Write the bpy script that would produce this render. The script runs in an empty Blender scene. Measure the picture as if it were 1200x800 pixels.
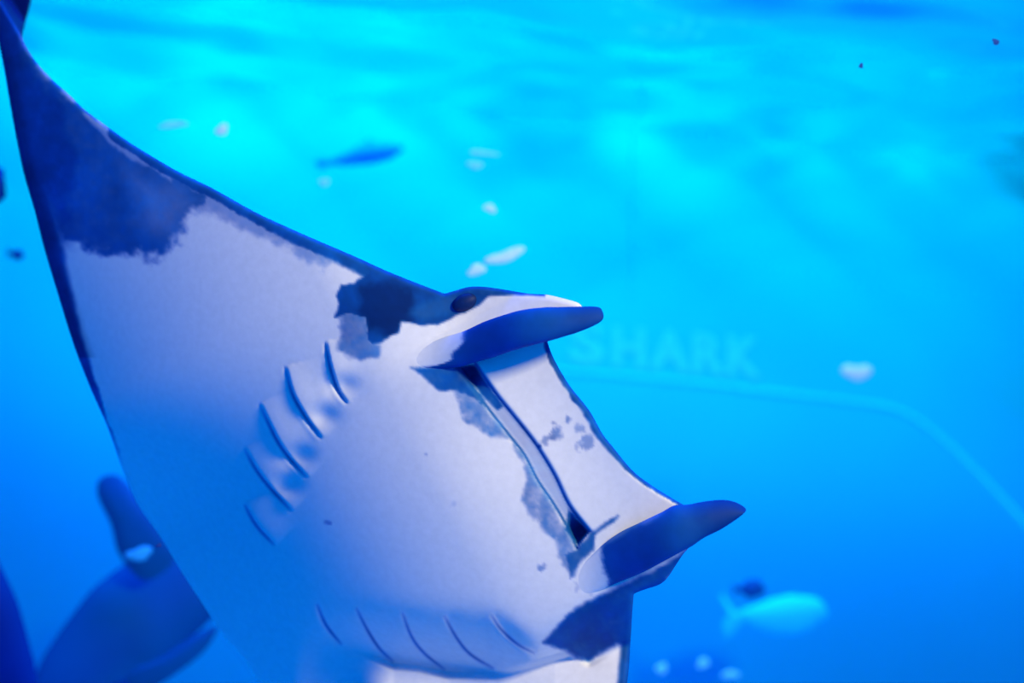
import bpy, math, random
import numpy as np
from mathutils import Matrix, Vector

# ------------------------------------------------------------------ camera, world, lights, exposure
W, H, F = 1200.0, 800.0, 1450.0            # frame and focal length in pixels
ROLL = math.radians(5.3)
CAM = np.array([0.0, 0.0, 3.4])
AX = np.array([math.cos(ROLL), 0, math.sin(ROLL)])
AY = np.array([-math.sin(ROLL), 0, math.cos(ROLL)])
AD = np.array([0.0, 1.0, 0.0])
WALL_Y = 9.0
SURF_Z = CAM[2] + 1.62

scene = bpy.context.scene
col = scene.collection
cd = bpy.data.cameras.new('camera')
cam = bpy.data.objects.new('camera', cd)
col.objects.link(cam)
cd.sensor_width = 36.0
cd.lens = 36.0 * F / W
cd.clip_start = 0.02
cd.dof.use_dof = True
cd.dof.focus_distance = 2.62
cd.dof.aperture_fstop = 1.05
m3 = Matrix(((AX[0], AY[0], -AD[0]), (AX[1], AY[1], -AD[1]), (AX[2], AY[2], -AD[2])))
cam.matrix_world = Matrix.Translation(Vector(CAM)) @ m3.to_4x4()
scene.camera = cam

world = bpy.data.worlds.new('open_water')
scene.world = world
world.use_nodes = True
bg = world.node_tree.nodes['Background']
bg.inputs['Color'].default_value = (0.0, 0.17, 0.80, 1)
bg.inputs['Strength'].default_value = 0.95


def area(name, loc, target, size, energy, color):
    l = bpy.data.lights.new(name, 'AREA')
    l.shape = 'RECTANGLE'
    l.size, l.size_y = size
    l.energy = energy
    l.color = color
    o = bpy.data.objects.new(name, l)
    col.objects.link(o)
    o.location = loc
    o.rotation_euler = (Vector(target) - Vector(loc)).to_track_quat('-Z', 'Y').to_euler()
    return o


# tank lamps hung over the water: one bank along the far wall, one floodlight by the viewing side; plus an added blue fill
area('far_lamp_bank', (-0.4, 7.0, SURF_Z + 2.3), (-0.4, 8.6, 2.0), (9.6, 2.0), 540, (0.0, 0.68, 0.80))
area('added_blue_fill', (0.0, 4.2, SURF_Z + 2.6), (0.0, 8.8, 1.4), (7.0, 1.5), 800, (0.0, 0.09, 1.0))  # added fill light, brings blue to the lower far wall
area('near_floodlight', (2.8, -0.7, SURF_Z + 0.8), (-0.1, 2.6, 3.3), (0.7, 0.7), 315, (1.0, 0.84, 0.42))

vs = scene.view_settings
vs.view_transform = 'Standard'
vs.look = 'None'
vs.exposure = 0.0
vs.gamma = 1.0
vs.use_curve_mapping = False
scene.cycles.max_bounces = 6
scene.cycles.transparent_max_bounces = 8
scene.cycles.caustics_reflective = False
scene.cycles.caustics_refractive = False


# ------------------------------------------------------------------ helpers
def unproject(px, py, d):
    px, py, d = np.broadcast_arrays(np.asarray(px, float), np.asarray(py, float), np.asarray(d, float))
    cx = (px - W / 2) / F * d
    cy = (H / 2 - py) / F * d
    return CAM + cx[..., None] * AX + cy[..., None] * AY + d[..., None] * AD


def tag(o, label=None, cat=None, group=None, kind=None):
    if label: o['label'] = label
    if cat: o['category'] = cat
    if group: o['group'] = group
    if kind: o['kind'] = kind
    return o


def mesh_obj(name, verts, faces, mat, parent=None, smooth=True, colors=None, attr='skin'):
    me = bpy.data.meshes.new(name)
    verts = np.asarray(verts, np.float32)
    me.vertices.add(len(verts))
    me.vertices.foreach_set('co', verts.ravel())
    loops = np.concatenate([np.asarray(f, np.int32).ravel() for f in faces])
    starts, tot = [], []
    p = 0
    for f in faces:
        f = np.asarray(f)
        n, k = f.shape
        starts.append(p + np.arange(n) * k)
        p += n * k
    starts = np.concatenate(starts).astype(np.int32)
    me.loops.add(len(loops))
    me.loops.foreach_set('vertex_index', loops)
    me.polygons.add(len(starts))
    me.polygons.foreach_set('loop_start', starts)
    me.update(calc_edges=True)
    me.validate()
    if smooth:
        me.polygons.foreach_set('use_smooth', np.ones(len(me.polygons), bool))
    if colors is not None:
        a = me.color_attributes.new(attr, 'FLOAT_COLOR', 'POINT')
        c4 = np.ones((len(verts), 4), np.float32)
        c4[:, :3] = colors
        a.data.foreach_set('color', c4.ravel())
    me.materials.append(mat)
    o = bpy.data.objects.new(name, me)
    col.objects.link(o)
    if parent is not None:
        o.parent = parent
        o.matrix_parent_inverse = parent.matrix_world.inverted()
    return o


def empty(name, loc):
    o = bpy.data.objects.new(name, None)
    o.empty_display_size = 0.1
    col.objects.link(o)
    o.location = Vector(loc)
    o.matrix_world = Matrix.Translation(Vector(loc))
    return o


def material(name, color, rough=0.5, spec=0.3, noise=None, attr=None, bump=None):
    m = bpy.data.materials.new(name)
    m.use_nodes = True
    nt = m.node_tree
    b = nt.nodes['Principled BSDF']
    b.inputs['Roughness'].default_value = rough
    b.inputs['Specular IOR Level'].default_value = spec
    src = None
    if attr:
        a = nt.nodes.new('ShaderNodeAttribute')
        a.attribute_name = attr
        src = a.outputs['Color']
    tc = nt.nodes.new('ShaderNodeTexCoord')
    if noise:
        n = nt.nodes.new('ShaderNodeTexNoise')
        n.inputs['Scale'].default_value = noise[0]
        n.inputs['Detail'].default_value = 5
        nt.links.new(tc.outputs['Object'], n.inputs['Vector'])
        mr = nt.nodes.new('ShaderNodeMapRange')
        mr.inputs['From Min'].default_value = 0.3
        mr.inputs['From Max'].default_value = 0.7
        mr.inputs['To Min'].default_value = 1 - noise[1]
        mr.inputs['To Max'].default_value = 1 + noise[1] * 0.4
        nt.links.new(n.outputs['Fac'], mr.inputs['Value'])
        mx = nt.nodes.new('ShaderNodeMix')
        mx.data_type = 'RGBA'
        mx.blend_type = 'MULTIPLY'
        mx.inputs[0].default_value = 1.0
        if src: nt.links.new(src, mx.inputs[6])
        else: mx.inputs[6].default_value = (*color, 1)
        nt.links.new(mr.outputs['Result'], mx.inputs[7])
        src = mx.outputs[2]
    if src: nt.links.new(src, b.inputs['Base Color'])
    else: b.inputs['Base Color'].default_value = (*color, 1)
    if bump:
        n2 = nt.nodes.new('ShaderNodeTexNoise')
        n2.inputs['Scale'].default_value = bump[0]
        n2.inputs['Detail'].default_value = 4
        nt.links.new(tc.outputs['Object'], n2.inputs['Vector'])
        bp = nt.nodes.new('ShaderNodeBump')
        bp.inputs['Strength'].default_value = bump[1]
        bp.inputs['Distance'].default_value = bump[2]
        nt.links.new(n2.outputs['Fac'], bp.inputs['Height'])
        nt.links.new(bp.outputs['Normal'], b.inputs['Normal'])
    return m


def sstep(a, b, x):
    t = np.clip((x - a) / (b - a), 0, 1)
    return t * t * (3 - 2 * t)


def vnoise(x, y, scale, seed=0, octaves=4):
    out = np.zeros_like(x, float)
    amp, tot = 1.0, 0.0
    for o in range(octaves):
        X, Y = x / scale, y / scale
        xi, yi = np.floor(X).astype(np.int64), np.floor(Y).astype(np.int64)
        fx, fy = X - xi, Y - yi
        fx, fy = fx * fx * (3 - 2 * fx), fy * fy * (3 - 2 * fy)

        def h(i, j):
            v = np.sin(i * 127.1 + j * 311.7 + (seed + o) * 74.7) * 43758.5453
            return v - np.floor(v)
        v = (h(xi, yi) * (1 - fx) + h(xi + 1, yi) * fx) * (1 - fy) + (h(xi, yi + 1) * (1 - fx) + h(xi + 1, yi + 1) * fx) * fy
        out += amp * (v * 2 - 1)
        tot += amp
        amp *= 0.55
        scale *= 0.5
    return out / tot


def seg_dist(x, y, pts, closed=False):
    """distance to a polyline, the nearest point, and the position along it in 0..1"""
    pts = np.asarray(pts, float)
    if closed: pts = np.vstack([pts, pts[:1]])
    best = np.full(x.shape, 1e9)
    bx, by, bs, side = np.zeros_like(x), np.zeros_like(x), np.zeros_like(x), np.zeros_like(x)
    L = np.concatenate([[0], np.cumsum(np.hypot(*np.diff(pts, axis=0).T))])
    for i in range(len(pts) - 1):
        ax, ay = pts[i]
        dx, dy = pts[i + 1] - pts[i]
        ll = dx * dx + dy * dy + 1e-12
        t = np.clip(((x - ax) * dx + (y - ay) * dy) / ll, 0, 1)
        qx, qy = ax + t * dx, ay + t * dy
        d = np.hypot(x - qx, y - qy)
        k = d < best
        best = np.where(k, d, best)
        bx, by = np.where(k, qx, bx), np.where(k, qy, by)
        bs = np.where(k, (L[i] + t * math.sqrt(ll)) / L[-1], bs)
        side = np.where(k, np.sign(dx * (y - ay) - dy * (x - ax)), side)
    return best, bx, by, bs, side


def inside(x, y, poly):
    poly = np.asarray(poly, float)
    c = np.zeros(x.shape, bool)
    n = len(poly)
    for i in range(n):
        x0, y0 = poly[i]
        x1, y1 = poly[(i + 1) % n]
        if y0 == y1: continue
        k = (y0 > y) != (y1 > y)
        c ^= k & (x < (x1 - x0) * (y - y0) / (y1 - y0) + x0)
    return c


def sdist(x, y, poly):
    """signed distance, positive inside"""
    d, bx, by, _, _ = seg_dist(x, y, poly, True)
    return np.where(inside(x, y, poly), d, -d), bx, by


def smooth_line(pts, n=6, closed=False):
    """Catmull-Rom through the points"""
    p = np.asarray(pts, float)
    q = np.vstack([p[-1:], p, p[:2]]) if closed else np.vstack([2 * p[0] - p[1], p, 2 * p[-1] - p[-2]])
    out = []
    for i in range(1, len(q) - 2):
        for t in np.linspace(0, 1, n, endpoint=False):
            a, b, c, d = q[i - 1], q[i], q[i + 1], q[i + 2]
            out.append(0.5 * (2 * b + (c - a) * t + (2 * a - 5 * b + 4 * c - d) * t * t + (3 * b - a - 3 * c + d) * t ** 3))
    if not closed: out.append(p[-1])
    return np.array(out)


# ------------------------------------------------------------------ the tank
M_wall = material('painted_tank_wall', (0.004, 0.72, 0.98), 0.7, 0.1, noise=(0.6, 0.06))
M_floor = material('tank_floor', (0.01, 0.42, 0.80), 0.8, 0.1, noise=(1.5, 0.2))
M_trim = material('wall_moulding', (0.01, 0.88, 1.0), 0.6, 0.1)
M_letter = material('sign_letters', (0.05, 1.0, 1.0), 0.6, 0.1)

X0, X1, Y0, Y1 = -13.0, 13.0, -3.0, WALL_Y


def slab(name, lo, hi, mat, kind='structure'):
    lo, hi = np.array(lo, float), np.array(hi, float)
    v = np.array([[(lo, hi)[i][0], (lo, hi)[j][1], (lo, hi)[k][2]] for i in (0, 1) for j in (0, 1) for k in (0, 1)])
    f = [[0, 1, 3, 2], [4, 6, 7, 5], [0, 4, 5, 1], [2, 3, 7, 6], [0, 2, 6, 4], [1, 5, 7, 3]]
    o = mesh_obj(name, v, [f], mat, smooth=False)
    return tag(o, kind=kind)


slab('wall_back', (X0, Y1, 0), (X1, Y1 + 0.3, SURF_Z + 0.8), M_wall)
slab('floor', (X0, Y0, -0.3), (X1, Y1 + 0.3, 0), M_floor)


def water_surface():
    nx, ny = 420, 140
    xs = np.linspace(X0, X1, nx)
    ys = np.linspace(2.4, Y1 + 0.06, ny)
    X, Y = np.meshgrid(xs, ys)
    Z = np.full(X.shape, SURF_Z)
    rng = np.random.default_rng(4)
    for _ in range(16):
        lam = rng.uniform(0.45, 2.4)
        a = rng.normal(1.3, 0.6)
        k = 2 * math.pi / lam
        Z += 0.009 * lam * np.sin(k * (X * math.cos(a) + Y * math.sin(a)) + rng.uniform(0, 6.28)) * 0.62
    Z += 0.032 * vnoise(X, Y, 0.7, 5, 3)
    v = np.stack([X, Y, Z], -1).reshape(-1, 3)
    i = np.arange(ny - 1)[:, None] * nx + np.arange(nx - 1)[None]
    f = np.stack([i, i + 1, i + nx + 1, i + nx], -1).reshape(-1, 4)
    m = bpy.data.materials.new('water_surface')
    m.use_nodes = True
    nt = m.node_tree
    nt.nodes.clear()
    out = nt.nodes.new('ShaderNodeOutputMaterial')
    mix = nt.nodes.new('ShaderNodeMixShader')
    tr = nt.nodes.new('ShaderNodeBsdfTransparent')
    gl = nt.nodes.new('ShaderNodeBsdfGlossy')
    fr = nt.nodes.new('ShaderNodeFresnel')
    fr.inputs['IOR'].default_value = 1.33
    gl.inputs['Roughness'].default_value = 0.06
    gl.inputs['Color'].default_value = (0.95, 0.98, 1, 1)
    nt.links.new(fr.outputs[0], mix.inputs[0])
    nt.links.new(tr.outputs[0], mix.inputs[1])
    nt.links.new(gl.outputs[0], mix.inputs[2])
    nt.links.new(mix.outputs[0], out.inputs['Surface'])
    o = mesh_obj('water_surface', v, [f], m)
    return tag(o, 'rippled underside of the water surface meeting the blue tank wall', 'water', kind='structure')


water_surface()


def tube(name, pts, radius, mat, parent=None, seg=8):
    pts = np.asarray(pts, float)
    n = len(pts)
    tan = np.gradient(pts, axis=0)
    tan /= np.linalg.norm(tan, axis=1)[:, None]
    rad = np.broadcast_to(np.asarray(radius, float), (n,))
    ref = np.array([0.0, 1.0, 0.0])
    a = np.cross(tan, ref)
    a /= np.linalg.norm(a, axis=1)[:, None] + 1e-9
    b = np.cross(tan, a)
    th = np.linspace(0, 2 * math.pi, seg, endpoint=False)
    v = pts[:, None] + rad[:, None, None] * (np.cos(th)[None, :, None] * a[:, None] + np.sin(th)[None, :, None] * b[:, None])
    i = np.arange(n - 1)[:, None] * seg
    j = np.arange(seg)[None]
    f = np.stack([i + j, i + (j + 1) % seg, i + seg + (j + 1) % seg, i + seg + j], -1).reshape(-1, 4)
    return mesh_obj(name, v.reshape(-1, 3), [f], mat, parent)


# pale moulding on the far wall: runs level, then turns down
line = smooth_line([(300, 392), (560, 424), (660, 435), (780, 445), (900, 459), (1000, 471), (1050, 480), (1095, 508), (1150, 560), (1210, 625), (1260, 690)], 5)
tag(tube('trim_1', unproject(line[:, 0], line[:, 1], WALL_Y + 0.022), 0.032, M_trim), kind='structure')
seam = np.array([[741, 100], [740, 250], [739.5, 300], [739, 345]], float)
tag(tube('trim_2', unproject(seam[:, 0], seam[:, 1], WALL_Y + 0.018), 0.024, M_trim), kind='structure')

# lettering on the far wall
sign = empty('wall_lettering', unproject(780, 440, WALL_Y - 0.02))
tag(sign, 'large pale raised word SHARK on the blue tank wall', 'sign')
sc = WALL_Y / F
for ch, px, wpx in zip('SHARK', (668, 718, 762, 812, 852), (40, 38, 46, 38, 40)):
    cu = bpy.data.curves.new('letter', 'FONT')
    cu.body = ch
    cu.size = 1.0
    cu.extrude = 0.02
    cu.offset = 0.04
    tmp = bpy.data.objects.new('letter_curve', cu)
    col.objects.link(tmp)
    dg = bpy.context.evaluated_depsgraph_get()
    me = bpy.data.meshes.new_from_object(tmp.evaluated_get(dg))
    bpy.data.objects.remove(tmp)
    n = len(me.vertices)
    co = np.zeros(n * 3)
    me.vertices.foreach_get('co', co)
    co = co.reshape(-1, 3)
    mn, mx = co.min(0), co.max(0)
    t = (co - mn) / (mx - mn)
    base = 424 + (px - 668) * 0.083
    P = unproject(px + t[:, 0] * wpx, base + (t[:, 0] * wpx) * 0.09 - t[:, 1] * 47, WALL_Y + 0.006 - t[:, 2] * 0.012)
    me.vertices.foreach_set('co', P.astype(np.float32).ravel())
    me.name = 'letter'
    me.materials.clear()
    me.materials.append(M_letter)
    o = bpy.data.objects.new('letter', me)
    col.objects.link(o)
    o.parent = sign
    o.matrix_parent_inverse = sign.matrix_world.inverted()

# ------------------------------------------------------------------ the manta ray
LEAD = smooth_line([(24, -150), (44, -60), (40, -20), (35, 8), (29, 30), (27, 47), (42, 72), (60, 92), (80, 110), (100, 129), (135, 155), (160, 172), (207, 200),
                    (250, 221), (300, 249), (350, 272), (415, 300), (450, 316), (487, 331), (521, 344)], 4)
HEADTOP = smooth_line([(521, 344), (535, 340), (550, 336), (567, 336), (590, 339), (620, 344), (640, 345), (662, 350), (678, 355), (684, 362)], 4)
JAW = smooth_line([(641, 395), (643, 405), (650, 422), (667, 451), (690, 480), (706, 508), (717, 522), (740, 550), (760, 566), (785, 582), (806, 594)], 4)
LOWSIDE = smooth_line([(812, 636), (806, 643), (800, 650), (792, 662), (782, 677), (772, 685), (757, 690), (743, 695)], 4)
LOWLEAD = smooth_line([(742.5, 698), (741, 717), (739, 750), (735, 800), (722, 870), (690, 980), (620, 1110), (520, 1220)], 5)
TRAIL = smooth_line([(500, 1225), (440, 1120), (395, 1000), (350, 890), (304, 800), (285, 770), (262, 744), (232, 699), (210, 665), (187, 627), (161, 590), (142, 545),
                     (126, 500), (104, 450), (85, 400), (67, 342), (52, 292), (40, 245), (27, 200), (15, 140), (5, 82), (-3, 40), (-14, -20), (-36, -150)], 5)
OUT = np.vstack([LEAD, HEADTOP[1:], [[668, 376]], JAW, [[812, 615]], LOWSIDE, LOWLEAD, TRAIL])

MC = np.array([620.0, 535.0])
UA = np.array([-0.88, 0.475])
UB = np.array([-0.475, -0.88])

GILLS = [[(381, 400), (386, 427), (395, 455), (407, 473)],
         [(334, 429), (342, 460), (357, 487), (377, 514)],
         [(304, 473), (315, 497), (327, 520), (342, 540), (360, 560)],
         [(286, 525), (300, 550), (317, 572), (342, 599)],
         [(286, 590), (300, 615), (322, 639)]]
LGILLS = [[(371, 706), (382, 732), (401, 756)],
          [(417, 711), (430, 737), (445, 760), (462, 776)],
          [(471, 716), (482, 745), (497, 765), (522, 785)],
          [(520, 720), (535, 747), (552, 767), (580, 784)],
          [(575, 719), (587, 737), (607, 755), (628, 766)]]
GILLS = [smooth_line(g, 5) for g in GILLS]
LGILLS = [smooth_line(g, 5) for g in LGILLS]
LIPU = smooth_line([(556, 424), (560, 430), (580, 460), (600, 485), (620, 510), (632, 527), (650, 557), (667, 592), (691, 623)], 5)
LIPL = smooth_line([(534, 428), (538, 433), (557, 457), (575, 482), (598, 511), (615, 533), (630, 562), (647, 587), (662, 612), (676, 642)], 5)
MOUTH = np.vstack([LIPU, LIPL[::-1]])
LW = np.array([(392, 757), (425, 762), (462, 778), (490, 780), (525, 788), (580, 788), (615, 778), (650, 767), (668, 762), (690, 773), (705, 765), (724, 753), (745, 746),
               (800, 800), (800, 1300), (200, 1300), (300, 830)], float)


CREASE = smooth_line([(300, 745), (371, 718), (480, 718), (560, 720), (590, 732), (618, 742), (645, 732), (690, 706), (742, 688), (800, 655)], 10)


def st(x, y):
    dx, dy = x - MC[0], y - MC[1]
    return dx * UA[0] + dy * UA[1], dx * UB[0] + dy * UB[1]


def base_depth(x, y):
    s, t = st(x, y)
    sp = np.maximum(s, 0)
    D = 2.60 + (0.25 * s + 0.60 * (1 - 0.45 * sstep(110, 300, t)) * sp * (sp / 400) ** 2) / 550
    D = D - 0.05 * np.exp(-(t / 150) ** 2) * sstep(-80, 120, s)
    up = np.maximum(t - 150, 0)
    D = D + 0.16 * (up / 600) ** 2 * 1.6
    D = D + 0.5 * np.maximum(t - 700, 0) / 300
    D = D + 1.0e-5 * np.clip(t - 105, 0, 70) ** 2 * (1 - sstep(-30, 120, s))
    D = D + 0.35 * sstep(0, 14, (x - 2) * 0.86 - (y - 8) * 0.52) * sstep(50, 38, y)
    # below the throat the belly turns under along the lower row of gills
    cr = np.interp(x, CREASE[:, 0], CREASE[:, 1])
    e = np.clip((y - cr - 4) / 9, -30, 30)
    D = D + 0.0022 * 9 * np.log1p(np.exp(np.minimum(e, 14))) * sstep(335, 430, x)
    return D


def depth(x, y, detail=True):
    D = base_depth(x, y)
    if detail:
        # gill pouches: each plate ramps up to a lip, then drops into its slit
        for k, (rows, sgn) in enumerate(((GILLS, 1), (LGILLS, 1))):
            for i, g in enumerate(rows):
                d, _, _, u, side = seg_dist(x, y, g)
                mid = np.sqrt(np.clip(np.sin(np.clip(u, 0, 1) * math.pi), 0, 1))
                sd = d * side           # screen left of the slit is positive
                left = sd > 0
                if k == 0:
                    D = D - 0.013 * np.exp(-(d / 24) ** 2) * (~left) * mid * sstep(0, 3, d) - 0.003 * np.exp(-((d - 5) / 3) ** 2) * left * mid * u
                else:
                    D = D - 0.005 * np.exp(-(d / 16) ** 2) * left * mid * sstep(-3, 9, d) + 0.006 * np.exp(-(d / 12) ** 2) * (~left) * mid * sstep(0, 4, d)
                D = D + (0.005 if k == 0 else 0.0025) * np.exp(-(d / 1.8) ** 2) * mid
        # hollow at the inner end of every upper pouch
        for hx, hy in ((378, 488), (350, 535), (335, 570), (402, 452)):
            D = D + 0.016 * np.exp(-(((x - hx) / 17) ** 2 + ((y - hy) / 13) ** 2))
    # lower wing behind the edge of the gill covers
    sd, _, _ = sdist(x, y, LW)
    wgt = sstep(-1, 9, sd) * sstep(375, 470, x + (y - 760) * 0.35)
    lx = np.array([380, 425, 462, 490, 525, 580, 615, 650, 690, 740], float)
    ly = np.array([750, 760, 776, 778, 786, 786, 776, 765, 760, 750], float)
    wl = np.polyfit(np.array([425, 525, 580, 650, 740]) - 560.0, [2.925, 2.852, 2.815, 2.768, 2.755], 2)
    Dl = np.polyval(wl, np.clip(x, 360, 760) - 560) - 0.0009 * np.clip(y - np.interp(x, lx, ly), -20, 200) + 2.2e-6 * np.maximum(y - 900, 0) ** 2
    D = D * (1 - wgt) + Dl * wgt
    if detail:
        # mouth: lips either side of a shallow band, deeper at the corners
        sm, _, _ = sdist(x, y, MOUTH)
        D = D + 0.007 * sstep(0, 4, sm)
        dU = seg_dist(x, y, LIPU)[0]
        dL = seg_dist(x, y, LIPL)[0]
        D = D + 0.006 * np.exp(-(dU / 2.2) ** 2) + 0.006 * np.exp(-(dL / 2.2) ** 2)
        for cx, cy in ((552, 438), (682, 622)):
            D = D + 0.05 * np.exp(-(((x - cx) ** 2 + (y - cy) ** 2) / 15 ** 2)) * sstep(0, 4, sm)
    return D


WHITE = np.array([0.83, 0.84, 0.88])
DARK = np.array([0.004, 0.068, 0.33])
NAVY = np.array([0.001, 0.018, 0.15])


def skin_colour(x, y):
    n1 = vnoise(x, y, 26, 1)
    n2 = vnoise(x, y, 9, 2, 3)
    k = np.zeros_like(x)

    def patch(poly, strength, feather, amp, fine=0.25):
        nonlocal k
        sd, _, _ = sdist(x, y, np.asarray(poly, float))
        v = sstep(-feather, feather, sd + amp * (n1 + 0.6 * n2))
        v = v * strength * (1 + fine * n2)
        k = np.maximum(k, v)

    def lighten(poly, strength, feather, amp):
        nonlocal k
        sd, _, _ = sdist(x, y, np.asarray(poly, float))
        k = k * (1 - strength * sstep(-feather, feather, sd + amp * (n1 + 0.6 * n2)))

    # dark outer wing and its edges
    patch([(-80, -200), (60, -200), (28, 45), (60, 90), (100, 128), (150, 163), (215, 204), (252, 224), (238, 242), (217, 254), (211, 280), (200, 291), (180, 302),
           (160, 297), (140, 295), (120, 296), (107, 288), (88, 287), (74, 283), (20, 200)], 0.78, 8, 12, 0.16)
    patch([(-80, -200), (60, -200), (28, 45), (60, 92), (85, 118), (105, 190), (95, 260), (70, 284), (20, 200)], 1.0, 26, 8, 0.1)
    lighten([(98, 133), (135, 157), (165, 178), (205, 205), (200, 213), (165, 192), (128, 168)], 0.55, 2.5, 4)
    lighten([(150, 200), (200, 215), (230, 235), (205, 280), (170, 270)], 0.34, 26, 12)
    tr, _, _, _, _ = seg_dist(x, y, TRAIL)
    k = np.maximum(k, 0.97 * (1 - sstep(0.55, 1.0, (tr + 4 * n1) / np.interp(y, [200, 285, 340, 400, 450, 500, 620], [34, 27, 22, 15, 9, 4, 2]))) * sstep(560, 440, y))
    le, _, _, _, _ = seg_dist(x, y, LEAD[40:])
    wid = np.interp(x, [0, 215, 300, 400, 480, 530], [9, 12, 14, 18, 22, 24])
    k = np.maximum(k, 0.88 * (1 - sstep(0.7, 1.1, (le + 2.2 * n2 + 1.5 * n1) / wid)) * (x < 535))
    patch([(190, 198), (260, 232), (330, 268), (390, 300), (380, 312), (320, 285), (250, 250), (215, 250)], 0.30, 7, 9)
    # shoulder
    patch([(395, 346), (400, 334), (415, 332), (432, 318), (420, 302), (460, 312), (525, 342), (550, 334), (556, 350), (545, 366), (512, 381), (487, 380), (471, 377),
           (466, 390), (449, 400), (436, 403), (430, 398), (428, 372), (412, 368), (392, 372), (397, 358)], 0.97, 2.5, 3, 0.06)
    patch([(397, 360), (430, 360), (436, 400), (444, 406), (440, 417), (424, 421), (410, 418), (396, 408), (400, 388)], 0.50, 4, 5)
    lighten([(520, 346), (548, 340), (545, 352), (530, 368), (500, 374), (478, 368), (495, 356)], 0.18, 6, 4)
    patch([(536, 334), (555, 330), (600, 336), (640, 342), (638, 347), (600, 345), (572, 347), (560, 358), (545, 366), (532, 352)], 0.95, 2, 1)
    # chin and lips
    patch([(482, 431), (540, 428), (560, 456), (577, 482), (566, 476), (546, 462), (528, 458), (514, 458), (502, 450)], 0.82, 3, 4)
    patch([(528, 455), (556, 456), (577, 484), (600, 512), (616, 534), (632, 564), (648, 588), (664, 614), (680, 642), (668, 676), (655, 652), (650, 632), (640, 625),
           (622, 602), (614, 586), (619, 560), (612, 540), (597, 514), (574, 512), (546, 492), (536, 470)], 0.36, 4, 5, 0.7)
    patch([(662, 650), (676, 640), (692, 624), (724, 604), (716, 612), (698, 628), (696, 646), (682, 658), (668, 678)], 0.72, 3, 3)
    patch([(536, 430), (557, 428), (578, 458), (590, 476), (583, 482), (562, 460)], 0.88, 3, 2)  # shade at the upper mouth end, put into the skin colour
    patch([(666, 596), (690, 622), (677, 642), (662, 620)], 0.85, 3, 2)  # painted shade at the lower mouth end
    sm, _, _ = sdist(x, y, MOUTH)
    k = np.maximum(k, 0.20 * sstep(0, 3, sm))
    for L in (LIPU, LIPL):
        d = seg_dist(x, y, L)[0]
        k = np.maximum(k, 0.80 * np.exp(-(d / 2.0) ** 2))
    for g in GILLS + LGILLS:  # shade inside the gill slits, darkened into the skin colour
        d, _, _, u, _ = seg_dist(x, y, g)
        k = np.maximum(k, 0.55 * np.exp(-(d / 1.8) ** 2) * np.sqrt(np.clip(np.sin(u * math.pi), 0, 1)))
    # marks on the head
    for cx, cy, r, s_ in ((651, 506, 9, .42), (665, 491, 7, .38), (638, 513, 7, .3), (690, 520, 10, .30), (680, 500, 7, .25), (631, 523, 3.5, .8),
                          (385, 613, 4, .30), (635, 665, 5, .38), (500, 532, 3, .2), (532, 590, 5, .10), (690, 682, 12, .2)):
        d = np.hypot(x - cx, y - cy) + r * 1.3 * n2
        k = np.maximum(k, s_ * (1 - sstep(0.2 * r, 1.2 * r, d)))
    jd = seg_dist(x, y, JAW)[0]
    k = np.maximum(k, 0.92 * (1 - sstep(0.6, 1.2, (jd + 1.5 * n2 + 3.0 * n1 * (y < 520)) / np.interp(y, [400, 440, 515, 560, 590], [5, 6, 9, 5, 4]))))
    # lower side of the head and the near edge of the lower wing
    patch([(812, 640), (800, 658), (775, 690), (748, 698), (745, 740), (738, 758), (722, 752), (700, 768), (690, 774), (676, 769), (664, 762), (638, 752), (650, 738),
           (664, 724), (686, 706), (720, 689), (750, 676), (780, 661)], 0.95, 4, 3)
    ld = seg_dist(x, y, LOWLEAD)[0]
    k = np.maximum(k, 0.92 * (1 - sstep(0.6, 1.25, (ld + 1.5 * n1) / 12)))
    k = np.clip(k, 0, 1)[:, None]
    tone = np.exp(0.45 * vnoise(x, y, 34, 21) + 0.25 * n2)[:, None]
    c = WHITE ** (1 - k) * (DARK * tone) ** k
    c[:, 0] = WHITE[0] * (1 - k[:, 0]) ** 3.0 + 0.003
    # the wing tip is nearly black
    w = (sstep(60, -20, x) * sstep(330, 150, y) * 0.75)[:, None]
    w = np.maximum(w, (0.6 * (1 - sstep(0.3, 0.9, tr / 26)) * (y < 420))[:, None])
    core = np.hypot((x - 452) / 42, (y - 358) / 44) + 0.35 * n1
    w = np.maximum(w, (0.75 * sstep(1.0, 0.55, core) * sstep(0.6, 0.9, k[:, 0]))[:, None])
    w = np.maximum(w, (sstep(-2, 5, (x - 2) * 0.86 - (y - 8) * 0.52) * sstep(52, 44, y))[:, None])
    return c * (1 - w) + NAVY * 0.7 * w


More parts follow.
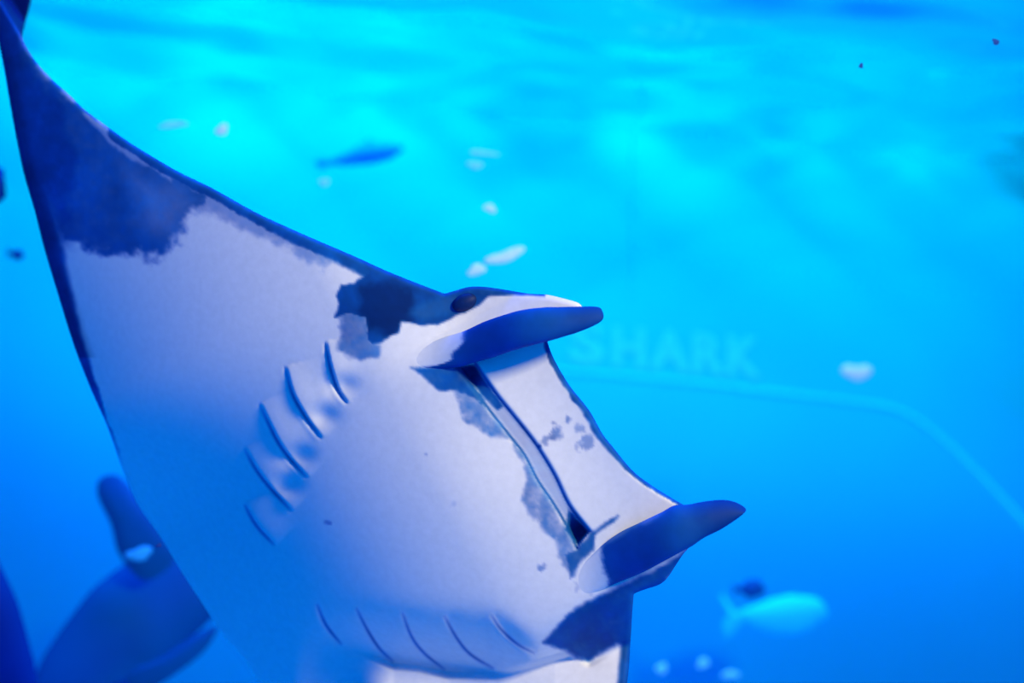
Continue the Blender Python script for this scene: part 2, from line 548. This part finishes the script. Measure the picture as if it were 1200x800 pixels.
def build_manta():
    step = 2.0
    gx = np.arange(-44, 830, step)
    gy = np.arange(-156, 1232, step)
    X, Y = np.meshgrid(gx, gy)
    x, y = X.ravel(), Y.ravel()
    sd, bx, by = sdist(x, y, OUT)
    ins = (sd > 0.5).reshape(X.shape)
    cell = ins[:-1, :-1] | ins[1:, :-1] | ins[:-1, 1:] | ins[1:, 1:]
    nx = len(gx)
    jj, ii = np.nonzero(cell)
    a = jj * nx + ii
    quads = np.stack([a, a + nx, a + nx + 1, a + 1], -1)
    used = np.unique(quads)
    remap = np.full(len(x), -1)
    remap[used] = np.arange(len(used))
    q = remap[quads]
    x, y, sd, bx, by = x[used], y[used], sd[used], bx[used], by[used]
    rim = sd <= 0.5
    x = np.where(rim, bx, x)
    y = np.where(rim, by, y)
    e = np.where(rim, 0, np.maximum(sd, 0))
    D = depth(x, y)
    rnd = np.sqrt(np.clip(1 - (1 - np.clip(e / 7, 0, 1)) ** 2, 0, 1))
    V = D + 0.014 * (1 - rnd)                       # belly side, rounded off at the rim
    s, t = st(x, y)
    core = np.exp(-(t / 210) ** 2) * (1 - 0.6 * sstep(200, 420, s))
    T = 0.028 * rnd + (0.05 + 0.20 * core) * sstep(0, 170, e)
    Bk = V + np.where(rim, 0, T)
    nb = len(x)
    Pv = unproject(x, y, V)
    Pb = unproject(x, y, Bk)
    inner = ~rim
    bidx = np.arange(nb)
    bidx[inner] = nb + np.arange(inner.sum())
    verts = np.vstack([Pv, Pb[inner]])
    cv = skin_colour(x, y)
    nb2 = vnoise(x, y, 40, 9)[:, None]
    cb = NAVY * (1 + 0.4 * nb2)
    cols = np.vstack([cv, cb[inner]])
    faces = [q, bidx[q][:, ::-1]]
    f0 = len(verts)

    # cephalic fins: thick tapering lobes rooted in the head
    def lobe(U, L, Dc, bulge, back, colour, roll=0.0):
        nonlocal verts, cols, f0
        U, L = smooth_line(U, 7), smooth_line(L, 7)
        n, m = 90, 22
        uu = np.linspace(0, 1, n)

        def res(P):
            l = np.concatenate([[0], np.cumsum(np.hypot(*np.diff(P, axis=0).T))])
            return np.stack([np.interp(uu * l[-1], l, P[:, i]) for i in (0, 1)], -1)
        U, L = res(U), res(L)
        v = np.linspace(0, 1, m)
        g = U[:, None] * (1 - v)[None, :, None] + L[:, None] * v[None, :, None]
        prof = np.sqrt(np.clip(1 - (2 * v - 1) ** 2, 0, 1))[None] * np.minimum(1, 2.2 * np.sqrt(np.clip(1 - uu, 0, 1)))[:, None]
        wb = sstep(0.02, 0.6, uu)[:, None]
        own = depth(g[..., 0].ravel(), g[..., 1].ravel(), False).reshape(n, m)
        dc = (Dc(uu)[:, None] + roll * (v - 0.5)[None]) * wb + (own + 0.004) * (1 - wb)
        prof = prof * (0.08 + 0.92 * sstep(0, 0.4, uu))[:, None]
        Fr = unproject(g[..., 0], g[..., 1], dc - bulge * prof).reshape(-1, 3)
        Bc = unproject(g[..., 0], g[..., 1], dc + back * prof).reshape(-1, 3)
        i = np.arange(n - 1)[:, None] * m + np.arange(m - 1)[None]
        ff = np.stack([i, i + 1, i + m + 1, i + m], -1).reshape(-1, 4)
        c = colour(g[..., 0].ravel(), g[..., 1].ravel(), np.repeat(uu, m), np.tile(v, n))
        verts = np.vstack([verts, Fr, Bc])
        cols = np.vstack([cols, c, c * 0.6])
        faces.append(ff + f0)
        faces.append(ff[:, ::-1] + f0 + n * m)
        f0 = len(verts)

    def dpt(px, py):
        return float(depth(np.array([float(px)]), np.array([float(py)]), False)[0])

    def up_col(x, y, u, v):
        n1, n2 = vnoise(x, y, 20, 11), vnoise(x, y, 7, 12)
        k = sstep(-4, 4, x - (543 - 14 * sstep(0.25, 0.6, v) - 34 * sstep(0.72, 1.0, v)) + 5 * n1 + 3 * n2) * (0.97 + 0.08 * n1)
        k = np.maximum(k, 0.55 * sstep(0.80, 1.0, v) * sstep(480, 500, x))
        k = np.clip(k, 0, 1)
        c = WHITE ** (1 - k[:, None]) * (DARK * 1.1 * np.exp(0.3 * n1)[:, None]) ** k[:, None]
        c[:, 0] = WHITE[0] * (1 - k) ** 3.0 + 0.003
        w = (0.55 * sstep(630, 690, x))[:, None]
        return c * (1 - w) + NAVY * 1.4 * w

    d0, d1 = dpt(490, 424), dpt(640, 385)
    lobe([(470, 420), (487, 412), (515, 397), (542, 388.5), (567, 377), (590, 369), (612, 363), (637, 360), (660, 359.5), (680, 359), (697, 359), (704, 361), (707, 367)],
         [(470, 431), (484, 432), (510, 432), (537, 430), (555, 425), (577, 419), (600, 411), (625, 404), (645, 399), (675, 390), (695, 382), (705, 376), (707.5, 371)],
         lambda u: d0 - 0.004 + (d1 - 0.075 - d0) * sstep(0.0, 0.75, u), 0.022, 0.022, up_col, roll=-0.012)

    def lo_col(x, y, u, v):
        n1, n2 = vnoise(x, y, 20, 14), vnoise(x, y, 7, 15)
        k = sstep(-4, 4, x - (704 + 9 * v) + 4 * n1 + 3 * n2) * (0.97 + 0.08 * n1)
        k = k * (1 - 0.45 * sstep(0.16, 0.02, v + 0.1 * n1) * sstep(795, 760, x))
        k = np.clip(k, 0, 1)
        c = WHITE ** (1 - k[:, None]) * (DARK * 1.1 * np.exp(0.3 * n1)[:, None]) ** k[:, None]
        c[:, 0] = WHITE[0] * (1 - k) ** 3.0 + 0.003
        w = (0.75 * sstep(790, 850, x + 20 * n1))[:, None]
        return c * (1 - w) + NAVY * 1.25 * w

    e0, e1 = dpt(680, 680), dpt(790, 620)
    lobe([(664, 684), (678, 664), (698, 645), (724, 625), (750, 612), (775, 600), (790, 592), (806, 591), (825, 587.5), (845, 585.5), (860, 587.5), (871, 593), (874, 596)],
         [(668, 706), (690, 697), (705, 691), (725, 682), (750, 672), (775, 659), (800, 645.5), (812, 639), (825, 630), (845, 620), (862, 609), (871, 602), (874.5, 598)],
         lambda u: e0 - 0.004 + (e1 - 0.06 - e0) * sstep(0.0, 0.7, u), 0.024, 0.024, lo_col, roll=-0.02)

    # whip tail trailing away behind the body
    tl = smooth_line([(300, 690, dpt(300, 690) + 0.16), (290, 680, 3.5), (300, 660, 3.9), (315, 640, 4.3)], 8)
    P = unproject(tl[:, 0], tl[:, 1], tl[:, 2])
    n, sg = len(P), 10
    rad = np.linspace(0.045, 0.006, n)
    th = np.linspace(0, 2 * math.pi, sg, endpoint=False)
    tv = P[:, None] + rad[:, None, None] * (np.cos(th)[None, :, None] * AX + np.sin(th)[None, :, None] * AY)
    i, j = np.arange(n - 1)[:, None] * sg, np.arange(sg)[None]
    ff = np.stack([i + j, i + (j + 1) % sg, i + sg + (j + 1) % sg, i + sg + j], -1).reshape(-1, 4)
    verts = np.vstack([verts, tv.reshape(-1, 3)])
    cols = np.vstack([cols, np.tile(NAVY, (n * sg, 1))])
    faces.append(ff + f0)

    root = empty('manta_ray', unproject(430, 560, 2.75))
    tag(root, 'large manta ray showing its white belly, gill slits and two curled head fins', 'manta ray')
    M_skin = material('manta_skin', (1, 1, 1), 0.65, 0.08, noise=(60, 0.05), attr='skin', bump=(140, 0.05, 0.003))
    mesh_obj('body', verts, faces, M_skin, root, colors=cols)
    # eye on the side of the head
    M_eye = material('manta_eye', (0.002, 0.020, 0.13), 0.55, 0.15, noise=(120, 0.2))
    th, ph = np.linspace(0, math.pi, 13), np.linspace(0, 2 * math.pi, 24, endpoint=False)
    TH, PH = np.meshgrid(th, ph, indexing='ij')
    ca, sa = math.cos(math.radians(24)), math.sin(math.radians(24))
    ex, ey = 16 * np.sin(TH) * np.cos(PH), 10 * np.sin(TH) * np.sin(PH)
    ed = dpt(545, 354) + 0.002 - 0.016 * np.cos(TH)
    V = unproject(545 + ex * ca + ey * sa, 354 - ex * sa + ey * ca, ed).reshape(-1, 3)
    i, j = np.arange(12)[:, None] * 24, np.arange(24)[None]
    ff = np.stack([i + j, i + (j + 1) % 24, i + 24 + (j + 1) % 24, i + 24 + j], -1).reshape(-1, 4)
    eo = mesh_obj('eye', V, [ff], M_eye, root)
    eo['label'] = 'dark bulging eye beside the head fin'
    return root


build_manta()


# ------------------------------------------------------------------ other animals
def fish(name, axis, radii, d, mat, label, group=None, thick=0.6, fins=(), bend=0.0, dd=0.0, cat='fish', finmat=None):
    """axis: pixel spine points, radii: half heights in pixels along it, d: distance in metres; fins: pixel polygons"""
    ax = smooth_line(axis, 8)
    n = len(ax)
    rr = np.interp(np.linspace(0, 1, n), np.linspace(0, 1, len(radii)), radii)
    k = np.hanning(5) / np.hanning(5).sum()
    rr = np.concatenate([rr[:1], np.convolve(np.pad(rr, 2, 'edge'), k, 'valid')[1:-1], rr[-1:]])
    tan = np.gradient(ax, axis=0)
    tan /= np.linalg.norm(tan, axis=1)[:, None]
    nor = np.stack([-tan[:, 1], tan[:, 0]], -1)
    sg = 20
    th = np.linspace(0, 2 * math.pi, sg, endpoint=False)
    px = ax[:, None, 0] + rr[:, None] * np.cos(th) * nor[:, None, 0]
    py = ax[:, None, 1] + rr[:, None] * np.cos(th) * nor[:, None, 1]
    dz = d + np.linspace(0, dd, n)[:, None] + rr[:, None] * np.sin(th) * thick * d / F
    root = empty(name, unproject(*ax[n // 2], d + dd / 2))
    tag(root, label, cat, group)
    i, j = np.arange(n - 1)[:, None] * sg, np.arange(sg)[None]
    ff = np.stack([i + j, i + (j + 1) % sg, i + sg + (j + 1) % sg, i + sg + j], -1).reshape(-1, 4)
    V = unproject(px, py, dz).reshape(-1, 3)
    caps = [np.arange(sg)[None], (np.arange(sg)[::-1] + (n - 1) * sg)[None]]
    mesh_obj('body', V, [ff] + caps, mat, root)
    for fname, poly, off, th_px in fins:
        poly = np.asarray(smooth_line(poly, 4, True))
        c = poly.mean(0)
        t = th_px * d / F
        ring = [(1.0, 0.0), (0.82, 0.6), (0.4, 1.0)]
        vs_, fs = [], []
        m = len(poly)
        for sgn in (-1, 1):
            for sc_, h_ in ring:
                p = c + (poly - c) * sc_
                vs_.append(unproject(p[:, 0], p[:, 1], d + off + sgn * h_ * t / 2))
        vs_.append(unproject(c[None, 0], c[None, 1], d + off - t / 2))
        vs_.append(unproject(c[None, 0], c[None, 1], d + off + t / 2))
        tri = []
        a = np.arange(m)
        b = (a + 1) % m
        for sgn in (0, 1):
            o0 = sgn * 3 * m
            for r in (0, 1):
                fs.append(np.stack([o0 + r * m + a, o0 + r * m + b, o0 + (r + 1) * m + b, o0 + (r + 1) * m + a], -1))
            tri.append(np.stack([o0 + 2 * m + a, o0 + 2 * m + b, np.full(m, 6 * m + sgn)], -1))
        mesh_obj(fname, np.vstack(vs_), [np.vstack(fs), np.vstack(tri)], finmat or mat, root)
    return root


M_shark = material('grey_fish_skin', (0.0, 0.10, 0.32), 0.7, 0.05, noise=(2.0, 0.15))
M_dark = material('dark_fish_skin', (0.0, 0.04, 0.26), 0.7, 0.05, noise=(3.0, 0.15))
M_far = material('blue_fish_skin', (0.0, 0.50, 0.92), 0.7, 0.05, noise=(4.0, 0.1))
M_pale = material('pale_fish_skin', (0.01, 0.84, 0.98), 0.7, 0.05, noise=(4.0, 0.1))

fish('large_fish', [(25, 905), (85, 805), (150, 735), (215, 680), (300, 610), (350, 560)], [16, 48, 62, 56, 34, 8], 5.2, M_shark,
     'large dark blue blurred fish with a raised back fin behind the manta ray', dd=0.5,
     fins=(('dorsal_fin', [(140, 650), (130, 615), (114, 580), (118, 560), (140, 558), (165, 585), (192, 615), (205, 655), (170, 680)], 0.0, 16),
           ('pectoral_fin', [(150, 790), (190, 770), (235, 740), (255, 735), (240, 762), (205, 790), (165, 812)], -0.12, 10)))
fish('dark_fish', [(-95, 560), (-60, 640), (-35, 720), (-15, 800), (10, 890)], [6, 44, 58, 60, 40], 4.6, M_dark,
     'very dark blurred fish close below the large fish with the raised fin',
     fins=(('tail_fin', [(-100, 575), (-130, 540), (-120, 520), (-92, 545), (-70, 525), (-65, 545), (-88, 575)], 0, 8),))
fish('dark_fish', [(-60, 180), (-40, 205), (-22, 216), (6, 214)], [6, 30, 36, 16], 4.6, M_dark,
     'dark blurred fish passing behind the wing tip of the manta ray', cat='fish',
     fins=(('tail_fin', [(-58, 184), (-80, 175), (-85, 160), (-62, 168), (-50, 150), (-45, 170)], 0, 6),))
fish('small_fish', [(13, 296), (18, 298), (24, 299), (28, 300)], [2, 6, 6, 1.5], 5.6, M_dark,
     'tiny dark fish between the wing edge and the tank wall',
     fins=(('tail_fin', [(14, 296), (8, 291), (9, 297), (8, 302)], 0, 2),))
fish('distant_fish', [(384, 190), (405, 186), (430, 180), (455, 176), (472, 173)], [3, 8, 13, 11, 3], 7.6, M_far,
     'faint blue fish against the bright wall above the wing',
     fins=(('tail_fin', [(392, 189), (376, 184), (370, 190), (376, 197), (388, 192)], 0, 4),
           ('dorsal_fin', [(415, 176), (428, 164), (440, 164), (452, 170), (440, 174)], 0, 4)))
fish('pale_fish', [(868, 720), (885, 722), (905, 722), (930, 720), (955, 718), (968, 722)], [6, 14, 21, 24, 18, 5], 7.3, M_pale,
     'pale cyan blurred fish with a forked tail low against the deep blue water',
     fins=(('tail_fin', [(872, 720), (858, 712), (846, 694), (846, 706), (854, 718), (846, 732), (852, 748), (864, 736), (876, 726)], 0, 6),))
fish('small_fish', [(866, 690), (876, 690), (886, 690), (896, 694)], [3, 11, 12, 4], 6.6, M_shark,
     'small dark blue fish swimming at the back of the pale fish',
     fins=(('tail_fin', [(868, 690), (858, 684), (860, 690), (858, 697)], 0, 3),))

# ------------------------------------------------------------------ drifting flakes and specks
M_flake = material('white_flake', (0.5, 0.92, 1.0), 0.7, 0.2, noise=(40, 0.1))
M_dimflake = material('pale_flake', (0.15, 0.9, 1.0), 0.7, 0.2, noise=(40, 0.1))
M_blueflake = material('blue_flake', (0.02, 0.45, 0.9), 0.7, 0.1, noise=(40, 0.1))
M_speck = material('dark_speck', (0.01, 0.05, 0.30), 0.7, 0.1, noise=(40, 0.1))
rng = random.Random(3)


def flake(px, py, rx, ry, ang, d, mat, label, name='drifting_flake', cat='flake', group='pale flakes adrift in the water'):
    nu, nv = 16, 9
    th = np.linspace(0.0, math.pi, nv)
    ph = np.linspace(0, 2 * math.pi, nu, endpoint=False)
    TH, PH = np.meshgrid(th, ph, indexing='ij')
    s0, s1 = rng.uniform(0, 6), rng.uniform(0, 6)
    r = 1 + 0.22 * np.sin(2 * PH + s0) * np.sin(TH) + 0.16 * np.sin(3 * PH + s1) * np.sin(TH)
    ex, ey = rx * r * np.sin(TH) * np.cos(PH), ry * r * np.sin(TH) * np.sin(PH)
    c, s = math.cos(ang), math.sin(ang)
    dz = d - np.cos(TH) * 0.35 * min(rx, ry) * d / F + 0.25 * ex * d / F
    V = unproject(px + ex * c + ey * s, py - ex * s + ey * c, dz)
    i, j = np.arange(nv - 1)[:, None] * nu, np.arange(nu)[None]
    ff = np.stack([i + j, i + (j + 1) % nu, i + nu + (j + 1) % nu, i + nu + j], -1).reshape(-1, 4)
    o = mesh_obj(name, V.reshape(-1, 3) , [ff], mat)
    return tag(o, label, cat, group)


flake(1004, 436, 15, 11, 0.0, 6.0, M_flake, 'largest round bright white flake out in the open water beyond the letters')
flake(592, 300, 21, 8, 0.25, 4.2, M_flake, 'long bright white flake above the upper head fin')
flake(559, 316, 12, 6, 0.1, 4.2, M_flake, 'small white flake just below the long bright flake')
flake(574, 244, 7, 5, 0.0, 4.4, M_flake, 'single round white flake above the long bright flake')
flake(566, 179, 15, 3.5, -0.1, 4.6, M_dimflake, 'thin faint pale flake, upper of a close pair')
flake(557, 193, 10, 4.5, 0.1, 4.6, M_dimflake, 'short pale flake, lower of a close pair')
flake(380, 213, 8, 4, 0.2, 4.6, M_dimflake, 'small pale flake under the faint blue fish')
flake(203, 146, 19, 3.5, 0.03, 4.4, M_dimflake, 'long thin pale flake above the wing')
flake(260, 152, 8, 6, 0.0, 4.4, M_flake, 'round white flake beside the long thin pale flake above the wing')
flake(163, 649, 15, 8, 0.0, 4.6, M_blueflake, 'oval pale flake in front of the large finned fish')
flake(824, 777, 8, 5, 0.1, 6.4, M_dimflake, 'small pale flake sinking below the pale fish')
flake(775, 783, 8, 5, 0.4, 6.4, M_dimflake, 'small pale flake near the edge of the lower wing')
flake(856, 790, 9, 5, 0.0, 6.4, M_dimflake, 'faint low flake under the pale fish')
flake(1167, 49, 5, 3, -0.2, 3.0, M_speck, 'tiny dark sharp speck under the rippled surface', 'drifting_speck', 'speck', 'dark specks in the water')
flake(1009, 77, 3, 2.5, 0, 3.0, M_speck, 'minute dark round speck under the bright ripples', 'drifting_speck', 'speck', 'dark specks in the water')
flake(186, 639, 4, 2, 0.1, 2.9, M_speck, 'dark elongated speck at the trailing edge of the wing', 'drifting_speck', 'speck', 'dark specks in the water')
